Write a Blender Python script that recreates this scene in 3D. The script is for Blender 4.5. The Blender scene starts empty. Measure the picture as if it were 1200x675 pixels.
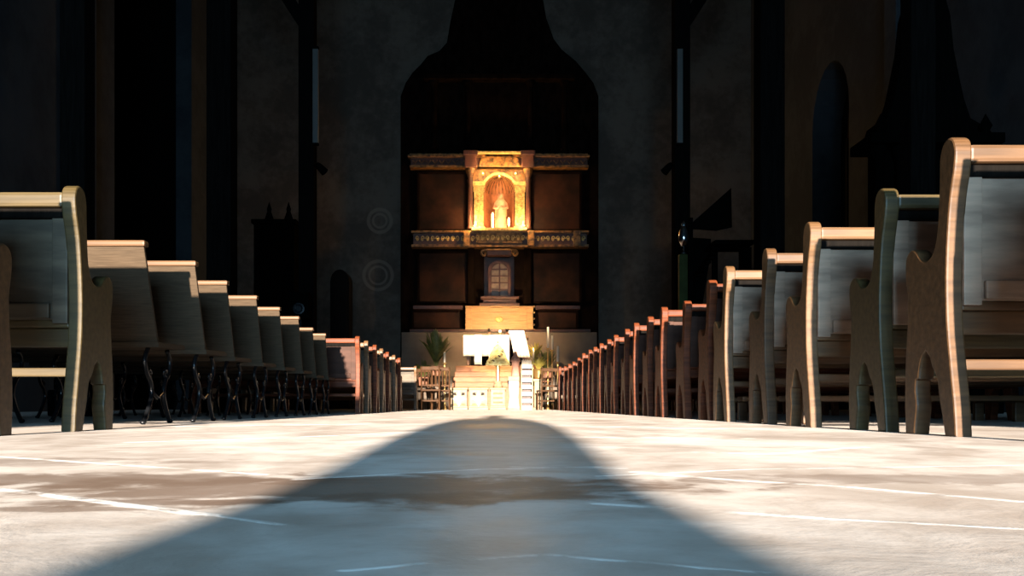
import bpy, bmesh, math, random
from mathutils import Vector, Matrix
random.seed(7)
C = bpy.context.scene.collection
PI = math.pi
F, CX, CY, H = 1050.0, 576.0, 475.5, 0.10        # focal length in pixels, vanishing point, eye height

# ------------------------------------------------------------------ camera
cam = bpy.data.cameras.new('camera'); co = bpy.data.objects.new('camera', cam); C.objects.link(co)
co.location = (0, 0, H); co.rotation_euler = (PI/2, 0, 0)
cam.sensor_width = 36; cam.lens = 36*F/1200
cam.shift_x = (600-CX)/1200; cam.shift_y = (CY-337.5)/1200
cam.clip_start = 0.02; cam.clip_end = 200
bpy.context.scene.camera = co
# ------------------------------------------------------------------ world, daylight through the church door
w = bpy.data.worlds.new('world'); bpy.context.scene.world = w; w.use_nodes = True
w.node_tree.nodes['Background'].inputs[0].default_value = (.55, .72, 1, 1)
w.node_tree.nodes['Background'].inputs[1].default_value = 1.0
SUN_EL, SUN_AZ = math.radians(5.5), math.radians(0.5)
s = bpy.data.lights.new('sun', 'SUN'); so = bpy.data.objects.new('sun', s); C.objects.link(so)
s.energy = 15.5; s.angle = math.radians(.8); s.color = (1, .86, .71)
d = Vector((math.sin(SUN_AZ)*math.cos(SUN_EL), math.cos(SUN_AZ)*math.cos(SUN_EL), -math.sin(SUN_EL)))
so.rotation_euler = d.to_track_quat('-Z', 'Y').to_euler(); so.location = (0, -12, 6)
a = bpy.data.lights.new('door_daylight', 'AREA'); ao = bpy.data.objects.new('door_daylight', a); C.objects.link(ao)
a.shape = 'RECTANGLE'; a.size = 4.4; a.size_y = 3.9; a.energy = 1180; a.color = (.36, .70, 1)
ao.location = (0, -7.95, 2.0); ao.rotation_euler = (PI/2, 0, 0)    # -Z of the lamp points along +Y
vs = bpy.context.scene.view_settings
bpy.context.scene.display_settings.display_device = 'sRGB'
vs.view_transform = 'Standard'; vs.look = 'None'; vs.gamma = 1; vs.use_curve_mapping = False; vs.exposure = 0.0

def lamp(name, loc, energy, color, radius=.05, parent=None, spot=None, target=None, blend=.6):
    l = bpy.data.lights.new(name, 'SPOT' if spot else 'POINT'); o = bpy.data.objects.new(name, l); C.objects.link(o)
    l.energy = energy; l.color = color; l.shadow_soft_size = radius
    if spot: l.spot_size = math.radians(spot); l.spot_blend = blend
    o.location = loc
    if target: o.rotation_euler = (Vector(target)-Vector(loc)).to_track_quat('-Z', 'Y').to_euler()
    if parent:
        o.parent = parent; o.location = Vector(loc)-parent.location
    return o

def at(px, py, dist):
    return Vector(((px-CX)*dist/F, dist, H+(CY-py)*dist/F))
def X(px, dist): return (px-CX)*dist/F
def Z(py, dist): return H+(CY-py)*dist/F

# ------------------------------------------------------------------ materials
def mat(name, col, rough=.6, metal=0, var=0, scale=4, stretch=(1,1,1), col2=None, bump=0, spec=.5, emit=None, es=0, coat=0):
    m = bpy.data.materials.new(name); m.use_nodes = True; nt = m.node_tree; b = nt.nodes['Principled BSDF']
    b.inputs['Base Color'].default_value = (*col, 1); b.inputs['Roughness'].default_value = rough
    b.inputs['Metallic'].default_value = metal; b.inputs['Specular IOR Level'].default_value = spec
    b.inputs['Coat Weight'].default_value = coat; b.inputs['Coat Roughness'].default_value = .25
    if emit: b.inputs['Emission Color'].default_value = (*emit, 1); b.inputs['Emission Strength'].default_value = es
    tc = nt.nodes.new('ShaderNodeTexCoord'); mp = nt.nodes.new('ShaderNodeMapping')
    mp.inputs['Scale'].default_value = stretch
    nt.links.new(tc.outputs['Object'], mp.inputs[0])
    n = nt.nodes.new('ShaderNodeTexNoise'); n.inputs['Scale'].default_value = scale; n.inputs['Detail'].default_value = 6
    nt.links.new(mp.outputs[0], n.inputs[0])
    if var or col2:
        r = nt.nodes.new('ShaderNodeValToRGB')
        c2 = col2 or tuple(c*(1-var) for c in col)
        r.color_ramp.elements[0].position = .35; r.color_ramp.elements[1].position = .65
        r.color_ramp.elements[0].color = (*c2, 1); r.color_ramp.elements[1].color = (*col, 1)
        nt.links.new(n.outputs[0], r.inputs[0]); nt.links.new(r.outputs[0], b.inputs['Base Color'])
    if bump:
        bn = nt.nodes.new('ShaderNodeBump'); bn.inputs['Strength'].default_value = bump; bn.inputs['Distance'].default_value = .02
        nt.links.new(n.outputs[0], bn.inputs['Height']); nt.links.new(bn.outputs[0], b.inputs['Normal'])
    return m

GR = (1, 14, 14)      # wood grain running along x
GZ = (14, 14, 1)
M = {}
M['pew_brown'] = mat('pew_brown', (.18, .088, .036), .5, var=.45, scale=3, stretch=GR, bump=.1, coat=.1)
M['pew_olive'] = mat('pew_olive', (.115, .078, .028), .5, var=.4, scale=3, stretch=GR, bump=.1, coat=.1)
M['pew_pale'] = mat('pew_pale', (.22, .112, .046), .5, var=.4, scale=3, stretch=GR, bump=.1, coat=.1)
M['pew_red'] = mat('pew_red', (.24, .06, .02), .5, var=.5, scale=3, stretch=GR, bump=.1, spec=.25)
M['pew_dull'] = mat('pew_dull', (.115, .078, .048), .75, spec=.2, var=.3, scale=9, stretch=GR, bump=.15)
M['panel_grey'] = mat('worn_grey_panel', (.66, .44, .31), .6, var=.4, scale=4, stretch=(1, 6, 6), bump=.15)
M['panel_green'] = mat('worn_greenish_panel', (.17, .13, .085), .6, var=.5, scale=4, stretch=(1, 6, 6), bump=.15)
M['panel_red'] = mat('worn_red_panel', (.10, .045, .03), .6, spec=.2, var=.3, scale=4, stretch=(1, 6, 6), bump=.15)
M['chair_wood'] = mat('chair_wood', (.10, .045, .018), .6, spec=.15, var=.4, scale=6)
M['iron'] = mat('black_iron', (.018, .02, .024), .25, metal=.3, var=.3, scale=20, spec=.7)
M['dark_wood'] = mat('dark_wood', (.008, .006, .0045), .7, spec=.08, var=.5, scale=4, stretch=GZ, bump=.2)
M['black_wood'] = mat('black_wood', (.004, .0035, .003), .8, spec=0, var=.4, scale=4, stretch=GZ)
M['retablo'] = mat('retablo_wood', (.010, .006, .0045), .55, spec=0, var=.6, scale=3, stretch=(2,2,1), bump=.3)
M['retablo_red'] = mat('retablo_red_wood', (.075, .024, .012), .5, var=.5, scale=8, bump=.4)
M['painted_panel'] = mat('painted_panel', (.034, .013, .007), .7, spec=.1, scale=1.8, col2=(.009, .005, .004), bump=.2)
M['gold'] = mat('carved_gilding', (.85, .56, .20), .42, metal=.45, var=.55, scale=11, bump=1.0)
M['gold_dim'] = mat('aged_gilding', (.30, .14, .04), .45, metal=.4, var=.85, scale=9, bump=1.0)
M['cloth_white'] = mat('white_cloth', (.86, .86, .84), .8, var=.05, scale=30)
M['cream'] = mat('cream_plaster', (.46, .34, .19), .6, var=.3, scale=10, bump=.3)
M['sand'] = mat('sandstone_step', (.36, .15, .06), .6, var=.3, scale=5, stretch=(1,3,8), bump=.2)
M['dark_hole'] = mat('dark_recess_paint', (.03, .02, .012), .8, var=.3)
M['pink_cloth'] = mat('rose_robe', (.62, .32, .22), .7, var=.3, scale=6)
M['skin_paint'] = mat('painted_skin', (.60, .36, .24), .5, var=.1)
M['leaf'] = mat('plant_leaf', (.16, .17, .04), .5, var=.5, scale=8)
M['leaf_yellow'] = mat('yellow_leaf', (.62, .50, .10), .5, var=.4, scale=8)
M['tree_foil'] = mat('yellow_green_foliage', (.85, .80, .42), .5, scale=16, col2=(.62, .52, .18), bump=.4)
M['wax'] = mat('candle_wax', (.88, .80, .66), .5, var=.08)
M['brass'] = mat('brass', (.70, .45, .16), .3, metal=.8, var=.3, scale=8)
M['bulb'] = mat('warm_bulb', (1, .8, .5), .4, emit=(1, .70, .34), es=7)
M['flame'] = mat('candle_flame', (1, .8, .5), .4, emit=(1, .62, .22), es=12)
M['pale_strip'] = mat('pale_enamel', (.11, .11, .105), .5, var=.1)
M['chrome'] = mat('chrome', (.75, .82, .85), .12, metal=1, var=.1)
M['green_paint'] = mat('green_paint', (.05, .06, .018), .7, spec=.1, var=.3)
M['clay'] = mat('clay_pot', (.40, .17, .10), .7, var=.3)
M['coat'] = mat('navy_coat', (.03, .035, .05), .9, var=.2)
M['trousers'] = mat('dark_trousers', (.03, .03, .03), .9, var=.2)
M['skin'] = mat('skin', (.45, .27, .19), .55, var=.08)
M['hair'] = mat('dark_hair', (.02, .015, .01), .6, var=.4, scale=40)
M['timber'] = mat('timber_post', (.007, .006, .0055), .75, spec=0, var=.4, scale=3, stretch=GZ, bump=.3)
M['ceiling'] = mat('ceiling_boards', (.03, .026, .022), .8, var=.4, scale=2, stretch=(8,1,1))

def nd(nt, t, **kw):
    n = nt.nodes.new(t)
    for k, v in kw.items(): setattr(n, k, v)
    return n
def mth(nt, op, a, b=None, c=None, clamp=False):
    n = nt.nodes.new('ShaderNodeMath'); n.operation = op; n.use_clamp = clamp
    for i, v in enumerate((a, b, c)):
        if v is None: continue
        if hasattr(v, 'links') or hasattr(v, 'is_output'): nt.links.new(v, n.inputs[i])
        else: n.inputs[i].default_value = v
    return n.outputs[0]
def smooth(nt, v, lo, hi, a=0., b=1.):
    n = nt.nodes.new('ShaderNodeMapRange'); n.interpolation_type = 'SMOOTHSTEP'
    nt.links.new(v, n.inputs[0])
    for i, q in enumerate((lo, hi, a, b)): n.inputs[i+1].default_value = q
    return n.outputs[0]
def mix(nt, f, a, b):
    n = nt.nodes.new('ShaderNodeMix'); n.data_type = 'RGBA'
    if hasattr(f, 'is_output'): nt.links.new(f, n.inputs[0])
    else: n.inputs[0].default_value = f
    for i, v in ((6, a), (7, b)):
        if hasattr(v, 'is_output'): nt.links.new(v, n.inputs[i])
        else: n.inputs[i].default_value = (*v, 1)
    return n.outputs[2]
def noise(nt, vec, scale, detail=5, rough=.55, dist=0):
    n = nt.nodes.new('ShaderNodeTexNoise'); n.inputs['Scale'].default_value = scale; n.inputs['Detail'].default_value = detail
    n.inputs['Roughness'].default_value = rough; n.inputs['Distortion'].default_value = dist
    nt.links.new(vec, n.inputs[0]); return n.outputs[0]

def wall_mat(name, base, dark, rings=()):
    m = bpy.data.materials.new(name); m.use_nodes = True; nt = m.node_tree; b = nt.nodes['Principled BSDF']
    b.inputs['Roughness'].default_value = .85; b.inputs['Specular IOR Level'].default_value = .2
    g = nd(nt, 'ShaderNodeNewGeometry').outputs['Position']
    n1 = noise(nt, g, .7, 8, .6); n2 = noise(nt, g, 5, 6, .6)
    f = smooth(nt, mth(nt, 'ADD', mth(nt, 'MULTIPLY', n1, .7), mth(nt, 'MULTIPLY', n2, .3)), .4, .6)
    col = mix(nt, f, dark, base)
    sx = nd(nt, 'ShaderNodeSeparateXYZ'); nt.links.new(g, sx.inputs[0])
    for (x, z, r, wd) in rings:          # faded painted roundels on the plaster
        dx = mth(nt, 'SUBTRACT', sx.outputs[0], x); dz = mth(nt, 'SUBTRACT', sx.outputs[2], z)
        rr = mth(nt, 'SQRT', mth(nt, 'ADD', mth(nt, 'MULTIPLY', dx, dx), mth(nt, 'MULTIPLY', dz, dz)))
        e = mth(nt, 'ABSOLUTE', mth(nt, 'SUBTRACT', rr, r))
        k = mth(nt, 'MULTIPLY', smooth(nt, e, wd, wd*2.2, 1, 0), .5)
        col = mix(nt, k, col, tuple(c*1.9 for c in base))
    nt.links.new(col, b.inputs['Base Color'])
    bn = nd(nt, 'ShaderNodeBump'); bn.inputs['Strength'].default_value = .25; bn.inputs['Distance'].default_value = .02
    nt.links.new(n2, bn.inputs['Height']); nt.links.new(bn.outputs[0], b.inputs['Normal'])
    return m
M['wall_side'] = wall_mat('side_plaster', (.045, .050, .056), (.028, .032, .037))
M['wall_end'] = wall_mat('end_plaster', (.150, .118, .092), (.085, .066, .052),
    [(X(445,27), Z(325,27), .42, .03), (X(445,27), Z(325,27), .26, .02), (X(447,27), Z(262,27), .34, .03), (X(447,27), Z(262,27), .2, .02)])

def floor_mat():
    m = bpy.data.materials.new('worn_stone_floor'); m.use_nodes = True; nt = m.node_tree; b = nt.nodes['Principled BSDF']
    g = nd(nt, 'ShaderNodeNewGeometry').outputs['Position']
    sx = nd(nt, 'ShaderNodeSeparateXYZ'); nt.links.new(g, sx.inputs[0])
    mp = nd(nt, 'ShaderNodeMapping'); mp.inputs['Scale'].default_value = (1, .55, 1); nt.links.new(g, mp.inputs[0])
    big = noise(nt, mp.outputs[0], 2.3, 7, .62, .6); mid = noise(nt, g, 9, 7, .65, .4); fine = noise(nt, g, 70, 4, .6)
    f = smooth(nt, mth(nt, 'ADD', mth(nt, 'MULTIPLY', big, .6), mth(nt, 'MULTIPLY', mid, .4)), .36, .62)
    col = mix(nt, f, (.24, .20, .17), (.385, .35, .32))
    col = mix(nt, mth(nt, 'MULTIPLY', smooth(nt, fine, .5, .75), .22), col, (.19, .165, .145))
    # brown worn stains with a shape of their own
    for (x, y, rx, ry, k) in ((-.16, 1.10, .42, .20, .85), (-.52, 1.22, .36, .12, .8), (-.95, 1.6, .4, .12, .5), (-.45, .87, .22, .025, .7), (.62, 1.22, .40, .09, .5), (-.02, .98, .22, .07, .6), (-.38, .93, .18, .04, .8), (.42, .62, .012, .018, .9)):
        dx = mth(nt, 'DIVIDE', mth(nt, 'SUBTRACT', sx.outputs[0], x), rx); dy = mth(nt, 'DIVIDE', mth(nt, 'SUBTRACT', sx.outputs[1], y), ry)
        r = mth(nt, 'SQRT', mth(nt, 'ADD', mth(nt, 'MULTIPLY', dx, dx), mth(nt, 'MULTIPLY', dy, dy)))
        r = mth(nt, 'ADD', r, mth(nt, 'MULTIPLY', mth(nt, 'SUBTRACT', mid, .5), 2.6))
        kk = mth(nt, 'MULTIPLY', smooth(nt, r, .55, 1.15, 1, 0), k)
        col = mix(nt, kk, col, (.10, .068, .05))
    # pale mortar lines and cracks between the slabs: (px,py) pairs turned into floor points
    def fp(px, py): dd = H*F/(py-CY); return ((px-CX)*dd/F, dd)
    segs = [((0,535),(310,556),.010), ((345,562),(560,550),.007), ((560,550),(700,547),.008), ((0,573),(250,604),.010), ((250,604),(330,615),.004), ((600,547),(735,549),.006),
            ((745,553),(850,562),.012), ((850,562),(1000,571),.010), ((1000,571),(1200,588),.008), ((700,590),(960,607),.009), ((960,607),(1200,620),.006),
            ((100,520),(330,513),.016), ((330,513),(520,505),.02), ((820,530),(900,532),.02), ((900,532),(1010,524),.02), ((640,512),(880,514),.035), ((700,558),(870,550),.006), ((870,550),(1200,545),.006),
            ((400,668),(640,650),.004), ((640,650),(900,672),.004), ((200,500),(420,497),.07), ((700,500),(900,503),.06)]
    fac = None
    wob = mth(nt, 'MULTIPLY', mth(nt, 'SUBTRACT', mid, .5), .03)
    for p, q, wd in segs:
        (ax, ay), (bx, by) = fp(*p), fp(*q)
        ux, uy = bx-ax, by-ay; L = math.hypot(ux, uy); ux /= L; uy /= L
        dx = mth(nt, 'SUBTRACT', sx.outputs[0], ax); dy = mth(nt, 'SUBTRACT', sx.outputs[1], ay)
        t = mth(nt, 'ADD', mth(nt, 'MULTIPLY', dx, ux), mth(nt, 'MULTIPLY', dy, uy))
        over = mth(nt, 'MAXIMUM', mth(nt, 'MAXIMUM', mth(nt, 'MULTIPLY', t, -1), mth(nt, 'SUBTRACT', t, L)), 0)
        pr = mth(nt, 'ABSOLUTE', mth(nt, 'ADD', mth(nt, 'SUBTRACT', mth(nt, 'MULTIPLY', dy, ux), mth(nt, 'MULTIPLY', dx, uy)), wob))
        dd = mth(nt, 'ADD', pr, over)
        k = smooth(nt, dd, wd*.5, wd*1.4, 1, 0)
        fac = k if fac is None else mth(nt, 'MAXIMUM', fac, k)
    fac = mth(nt, 'MULTIPLY', fac, smooth(nt, mid, .36, .58, .0, .95))
    col = mix(nt, fac, col, (.62, .60, .57))
    nt.links.new(col, b.inputs['Base Color'])
    nt.links.new(smooth(nt, big, .3, .7, .38, .56), b.inputs['Roughness'])
    b.inputs['Specular IOR Level'].default_value = .5; b.inputs['Diffuse Roughness'].default_value = 1.0
    b.inputs['Sheen Weight'].default_value = .0; b.inputs['Sheen Roughness'].default_value = .45
    bn = nd(nt, 'ShaderNodeBump'); bn.inputs['Strength'].default_value = .35; bn.inputs['Distance'].default_value = .006
    nt.links.new(mth(nt, 'ADD', mth(nt, 'ADD', mth(nt, 'MULTIPLY', mid, .8), mth(nt, 'MULTIPLY', fine, .15)), mth(nt, 'MULTIPLY', fac, .25)), bn.inputs['Height'])
    nt.links.new(bn.outputs[0], b.inputs['Normal'])
    return m
M['floor'] = floor_mat()

# ------------------------------------------------------------------ mesh helpers
def box(bm, x0, x1, y0, y1, z0, z1, bev=0):
    r = bmesh.ops.create_cube(bm, size=1)['verts']
    for v in r: v.co = Vector(((x0+x1)/2+v.co.x*(x1-x0), (y0+y1)/2+v.co.y*(y1-y0), (z0+z1)/2+v.co.z*(z1-z0)))
    if bev:
        es = list({e for v in r for e in v.link_edges})
        bmesh.ops.bevel(bm, geom=es, offset=bev, segments=2, affect='EDGES', profile=.6)
    return bm
def prism(bm, pts, f, t, bev=0):
    """outline pts (a,b) -> f(a,b,0) extruded to f(a,b,t)"""
    v0 = [bm.verts.new(f(a, b, 0)) for a, b in pts]; v1 = [bm.verts.new(f(a, b, t)) for a, b in pts]
    n = len(pts); fs = [bm.faces.new(v0[::-1]), bm.faces.new(v1)]
    for i in range(n): fs.append(bm.faces.new((v0[i], v0[(i+1) % n], v1[(i+1) % n], v1[i])))
    bmesh.ops.recalc_face_normals(bm, faces=fs)
    if bev:
        es = [e for ff in fs[:2] for e in ff.edges]
        bmesh.ops.bevel(bm, geom=es, offset=bev, segments=2, affect='EDGES', profile=.5, clamp_overlap=True)
    return bm
def lathe(bm, prof, c=(0,0,0), n=20, sx=1, sy=1):
    rings = []
    for r, z in prof:
        if r < 1e-5: rings.append([bm.verts.new((c[0], c[1], c[2]+z))])
        else: rings.append([bm.verts.new((c[0]+r*sx*math.cos(2*PI*i/n), c[1]+r*sy*math.sin(2*PI*i/n), c[2]+z)) for i in range(n)])
    for A, B in zip(rings, rings[1:]):
        for i in range(n):
            j = (i+1) % n
            q = [A[i % len(A)], A[j % len(A)], B[j % len(B)], B[i % len(B)]]
            q = list(dict.fromkeys(q))
            if len(q) > 2: bm.faces.new(q)
    if len(rings[0]) > 1: bm.faces.new(rings[0][::-1])
    if len(rings[-1]) > 1: bm.faces.new(rings[-1])
    return bm
def tube(bm, pts, r, n=8):
    pts = [Vector(p) for p in pts]; rs = r if isinstance(r, (list, tuple)) else [r]*len(pts)
    rings = []; up = None
    for i, p in enumerate(pts):
        t = (pts[min(i+1, len(pts)-1)]-pts[max(i-1, 0)]).normalized()
        if up is None: up = t.orthogonal().normalized()
        up = (up-t*up.dot(t)).normalized(); s_ = t.cross(up)
        rings.append([bm.verts.new(p+(up*math.cos(2*PI*k/n)+s_*math.sin(2*PI*k/n))*rs[i]) for k in range(n)])
    for A, B in zip(rings, rings[1:]):
        for k in range(n): bm.faces.new((A[k], A[(k+1) % n], B[(k+1) % n], B[k]))
    bm.faces.new(rings[0][::-1]); bm.faces.new(rings[-1]); return bm
def ball(bm, c, r, sx=1, sy=1, sz=1, seg=14):
    v = bmesh.ops.create_uvsphere(bm, u_segments=seg, v_segments=seg//2+2, radius=r)['verts']
    for q in v: q.co = Vector((c[0]+q.co.x*sx, c[1]+q.co.y*sy, c[2]+q.co.z*sz))
    return bm
def spline(pts, k=4, closed=False):
    out = []; n = len(pts); P = [Vector(p) for p in pts]
    rng = range(n if closed else n-1)
    for i in rng:
        p0 = P[(i-1) % n] if closed or i > 0 else P[0]; p1 = P[i]; p2 = P[(i+1) % n]; p3 = P[(i+2) % n] if closed or i < n-2 else P[-1]
        for j in range(k):
            t = j/k
            out.append(.5*((2*p1)+(p2-p0)*t+(2*p0-5*p1+4*p2-p3)*t*t+(3*p1-p0-3*p2+p3)*t**3))
    if not closed: out.append(P[-1])
    return [tuple(v) for v in out]
def obj(name, bm, m, parent=None, smoothf=False, loc=None):
    bmesh.ops.recalc_face_normals(bm, faces=bm.faces[:])
    me = bpy.data.meshes.new(name); bm.to_mesh(me); bm.free()
    if smoothf:
        for p in me.polygons: p.use_smooth = True
    me.materials.append(M[m] if isinstance(m, str) else m)
    o = bpy.data.objects.new(name, me); C.objects.link(o)
    if parent: o.parent = parent
    if loc: o.location = loc
    return o
NB = bmesh.new
def tag(o, label, cat, group=None):
    o['label'] = label; o['category'] = cat
    if group: o['group'] = group
    return o
def thing(name, label, cat, loc=(0,0,0), rotz=0, group=None):
    o = bpy.data.objects.new(name, None); C.objects.link(o); o.empty_display_size = .1
    o.location = loc; o.rotation_euler = (0, 0, rotz); return tag(o, label, cat, group)
def struct(name, bm, m, parent=None):
    o = obj(name, bm, m, parent)
    if not parent: o['kind'] = 'structure'
    return o
def dup(root, loc, label=None, group=None, scale=None, rotz=None):
    r = root.copy(); C.objects.link(r); r.location = loc
    if label: r['label'] = label
    if group: r['group'] = group
    if scale: r.scale = scale
    if rotz is not None: r.rotation_euler = (0, 0, rotz)
    for ch in list(root.children):
        c = ch.copy(); C.objects.link(c); c.parent = r
        for g in ch.children:
            q = g.copy(); C.objects.link(q); q.parent = c
    return r

# ------------------------------------------------------------------ the shell
WX, YB, YE, ZC = 7.7, -8.0, 26.6, 13.0
struct('floor', box(NB(), -WX-3.2, WX+3.2, YB-.4, YE+.4, -.2, 0), 'floor')
struct('ceiling', box(NB(), -WX-3.2, WX+3.2, YB-.4, YE+.4, ZC, ZC+.2), 'ceiling')
struct('wall_end', box(NB(), -WX-.4, WX+.4, YE, YE+.4, 0, ZC), 'wall_end')
# entrance wall with the open door behind the camera
bm = NB(); prism(bm, [(-WX-.4, 0), (-2.3, 0), (-2.3, 4.0), (2.3, 4.0), (2.3, 0), (WX+.4, 0), (WX+.4, ZC), (-WX-.4, ZC)], lambda u, z, t: (u, YB-.4+t, z), .4)
struct('wall_entrance', bm, 'wall_side')
# left wall with a tall dark side chapel opening
bm = NB(); prism(bm, [(YB, 0), (18.3, 0), (18.3, 11), (23.0, 11), (23.0, 0), (YE, 0), (YE, ZC), (YB, ZC)], lambda u, z, t: (-WX-t, u, z), .4)
struct('wall_left', bm, 'wall_side')
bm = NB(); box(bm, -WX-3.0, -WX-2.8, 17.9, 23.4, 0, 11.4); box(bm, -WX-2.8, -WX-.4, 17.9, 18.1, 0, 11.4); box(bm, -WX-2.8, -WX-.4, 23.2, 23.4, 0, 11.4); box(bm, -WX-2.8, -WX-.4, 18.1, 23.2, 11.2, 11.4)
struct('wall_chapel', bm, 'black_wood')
# right wall with a tall round arch
arch = [(19.3, 0), (19.3, 6.6)]+[(20.4-1.1*math.cos(i*PI/12), 6.6+1.3*math.sin(i*PI/12)) for i in range(1, 12)]+[(21.5, 6.6), (21.5, 0)]
bm = NB(); prism(bm, [(YB, 0)]+arch+[(YE, 0), (YE, ZC), (YB, ZC)], lambda u, z, t: (WX+t, u, z), .7)
struct('wall_right', bm, 'wall_side')
bm = NB(); box(bm, WX+.7, WX+.8, 18.9, 21.9, 0, 8.4); struct('door_1', bm, 'dark_wood')
bm = NB()
for k in range(5): box(bm, WX+.66, WX+.70, 19.32+k*.44, 19.68+k*.44, .1, 6.4)
p = obj('door_board', bm, 'dark_wood', bpy.data.objects['door_1'])
# pilasters of the side walls
for i, (sx, y, dp, wd) in enumerate(((-1, 24.6, .42, .6), (1, 24.2, .28, .5), (-1, 16.2, .3, .6), (1, 16.4, .3, .5), (-1, 7.5, .3, .6))):
    x0 = sx*WX; x1 = sx*(WX-dp)
    bm = NB(); box(bm, min(x0, x1), max(x0, x1), y, y+wd, .3, ZC-.5, .015); e = .06
    box(bm, min(x0, x1-sx*e), max(x0, x1-sx*e), y-e, y+wd+e, 0, .3, .01); box(bm, min(x0, x1-sx*e), max(x0, x1-sx*e), y-e, y+wd+e, ZC-.5, ZC, .01)
    struct('trim_%d' % (i+1), bm, 'wall_side')

# timber posts with braces
def post(x, y, wd, sgn, label, zb=8.3):
    t = thing('timber_post', label, 'post', (x, y, 0), group='timber posts of the nave')
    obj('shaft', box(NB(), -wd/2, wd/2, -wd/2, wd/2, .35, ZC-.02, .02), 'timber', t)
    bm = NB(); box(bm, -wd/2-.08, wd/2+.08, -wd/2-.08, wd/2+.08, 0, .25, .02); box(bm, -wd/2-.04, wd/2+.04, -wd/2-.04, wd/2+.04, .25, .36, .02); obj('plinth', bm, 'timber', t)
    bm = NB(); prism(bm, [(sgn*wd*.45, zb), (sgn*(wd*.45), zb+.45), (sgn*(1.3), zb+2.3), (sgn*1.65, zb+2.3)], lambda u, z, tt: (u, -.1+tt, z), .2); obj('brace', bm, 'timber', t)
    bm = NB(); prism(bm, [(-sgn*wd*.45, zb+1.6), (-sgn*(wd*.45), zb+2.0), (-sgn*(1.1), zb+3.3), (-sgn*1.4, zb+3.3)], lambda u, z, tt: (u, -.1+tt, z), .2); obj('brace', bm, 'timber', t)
    return t
PX = {}
for sgn, side, c in ((-1, 'left', 0), (1, 'right', .12)):
    for k, (y, wd) in enumerate(((8.66, .24), (13.3, .36), (19.5, .34))):
        w_ = ['nearest the camera', 'middle of the three', 'nearest the altar'][k]
        post(sgn*4.0+c, y, wd, sgn, 'dark timber post with diagonal braces %s of the nave, %s' % (side, w_))
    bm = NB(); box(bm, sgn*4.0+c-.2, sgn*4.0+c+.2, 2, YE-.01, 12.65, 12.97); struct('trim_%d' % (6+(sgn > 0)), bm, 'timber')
# pale strip fittings on the far posts
for px, label in ((370, 'pale vertical strip light casing on the left post near the altar'), (796.5, 'pale vertical strip light casing on the right post near the altar')):
    dd = 19.5-.2; x = X(px, dd)
    t = thing('strip_light', label, 'light', (x, dd, Z(168, dd)), group='unlit strip lights on the posts')
    hh = Z(58, dd)-Z(168, dd)
    obj('casing', box(NB(), -.06, .06, -.05, .03, 0, hh, .01), 'pale_strip', t)
    obj('end_cap', box(NB(), -.07, .07, -.06, .03, -.05, 0, .008), 'timber', t)
    obj('end_cap', box(NB(), -.07, .07, -.06, .03, hh, hh+.05, .008), 'timber', t)

# ------------------------------------------------------------------ pews with curved wooden ends
ENDP = spline([(0, 0), (.010, .10), (.032, .22), (.054, .36), (.060, .50), (.052, .64), (.034, .76), (.010, .84), (.002, .90), (.016, .94), (.050, .955), (.086, .94),
               (.104, .90), (.106, .84), (.112, .75), (.122, .665), (.150, .605), (.195, .585), (.235, .598), (.268, .628), (.305, .640), (.340, .622), (.352, .585),
               (.345, .53), (.332, .46), (.338, .36), (.352, .24), (.356, .10)], 3)+[(.350, 0), (.280, 0)]+spline([(.272, .05), (.262, .10), (.272, .15), (.268, .185)], 3)+ \
       spline([(.250, .190), (.243, .225), (.225, .262), (.200, .280)], 3)+spline([(.176, .262), (.155, .225), (.125, .19), (.108, .12), (.085, .05), (.072, 0)], 3)
def wooden_pew(sgn, wood, length, kneeler=False):
    """origin: floor at the rear of the aisle end, seat facing +y; sgn=+1 runs to the right"""
    t = thing('pew', '', 'pew')
    for x0 in (0, length-.055):
        bm = NB(); prism(bm, ENDP, lambda u, z, tt: (sgn*(x0+tt), u, z), .055, .007)
        obj('end_panel', bm, wood, t)
    def bx(y0, y1, z0, z1, a=.05, b=length-.05, bev=.006, bm=None):
        bm = bm or NB(); xs = sorted((sgn*a, sgn*b)); return box(bm, xs[0], xs[1], y0, y1, z0, z1, bev)
    obj('top_rail', bx(.012, .095, .868, .926, bev=.014), wood, t)
    obj('rail_shade_strip', bx(.040, .085, .828, .872, bev=.008), 'dark_wood', t)  # dark strip coloured as the shaded gap below the top rail
    bm = bx(.058, .080, .435, .87); bx(.040, .057, .44, .50, a=.12, b=length-.12, bm=bm)
    # stiles beside the ends
    xs = sorted((sgn*.05, sgn*.11)); box(bm, xs[0], xs[1], .044, .062, .42, .83, .004)
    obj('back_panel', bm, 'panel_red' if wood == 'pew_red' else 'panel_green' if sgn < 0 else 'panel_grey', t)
    obj('seat', bx(.06, .36, .405, .435), wood, t)
    obj('seat_apron', bx(.085, .105, .33, .405), wood, t)
    bm = bx(.10, .135, .215, .25); obj('stretcher', bm, wood, t)
    if kneeler:
        bm = bx(-.02, .10, .125, .155, a=.09); bx(.02, .06, 0, .125, a=.2, b=.26, bm=bm); bx(.02, .06, 0, .125, a=length-.3, b=length-.24, bm=bm)
        obj('kneeler', bm, 'pew_pale', t)
    return t
ORD = ['first', 'second', 'third', 'fourth', 'fifth', 'sixth', 'seventh', 'eighth', 'ninth', 'tenth', 'eleventh', 'twelfth', 'thirteenth', 'fourteenth',
       'fifteenth', 'sixteenth', 'seventeenth', 'eighteenth', 'nineteenth', 'twentieth', 'twenty-first', 'twenty-second', 'twenty-third']
protos = {}
LEN = 2.1
WN = {'pew_brown': 'brown', 'pew_olive': 'olive brown', 'pew_pale': 'light brown', 'pew_red': 'reddish brown'}
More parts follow.
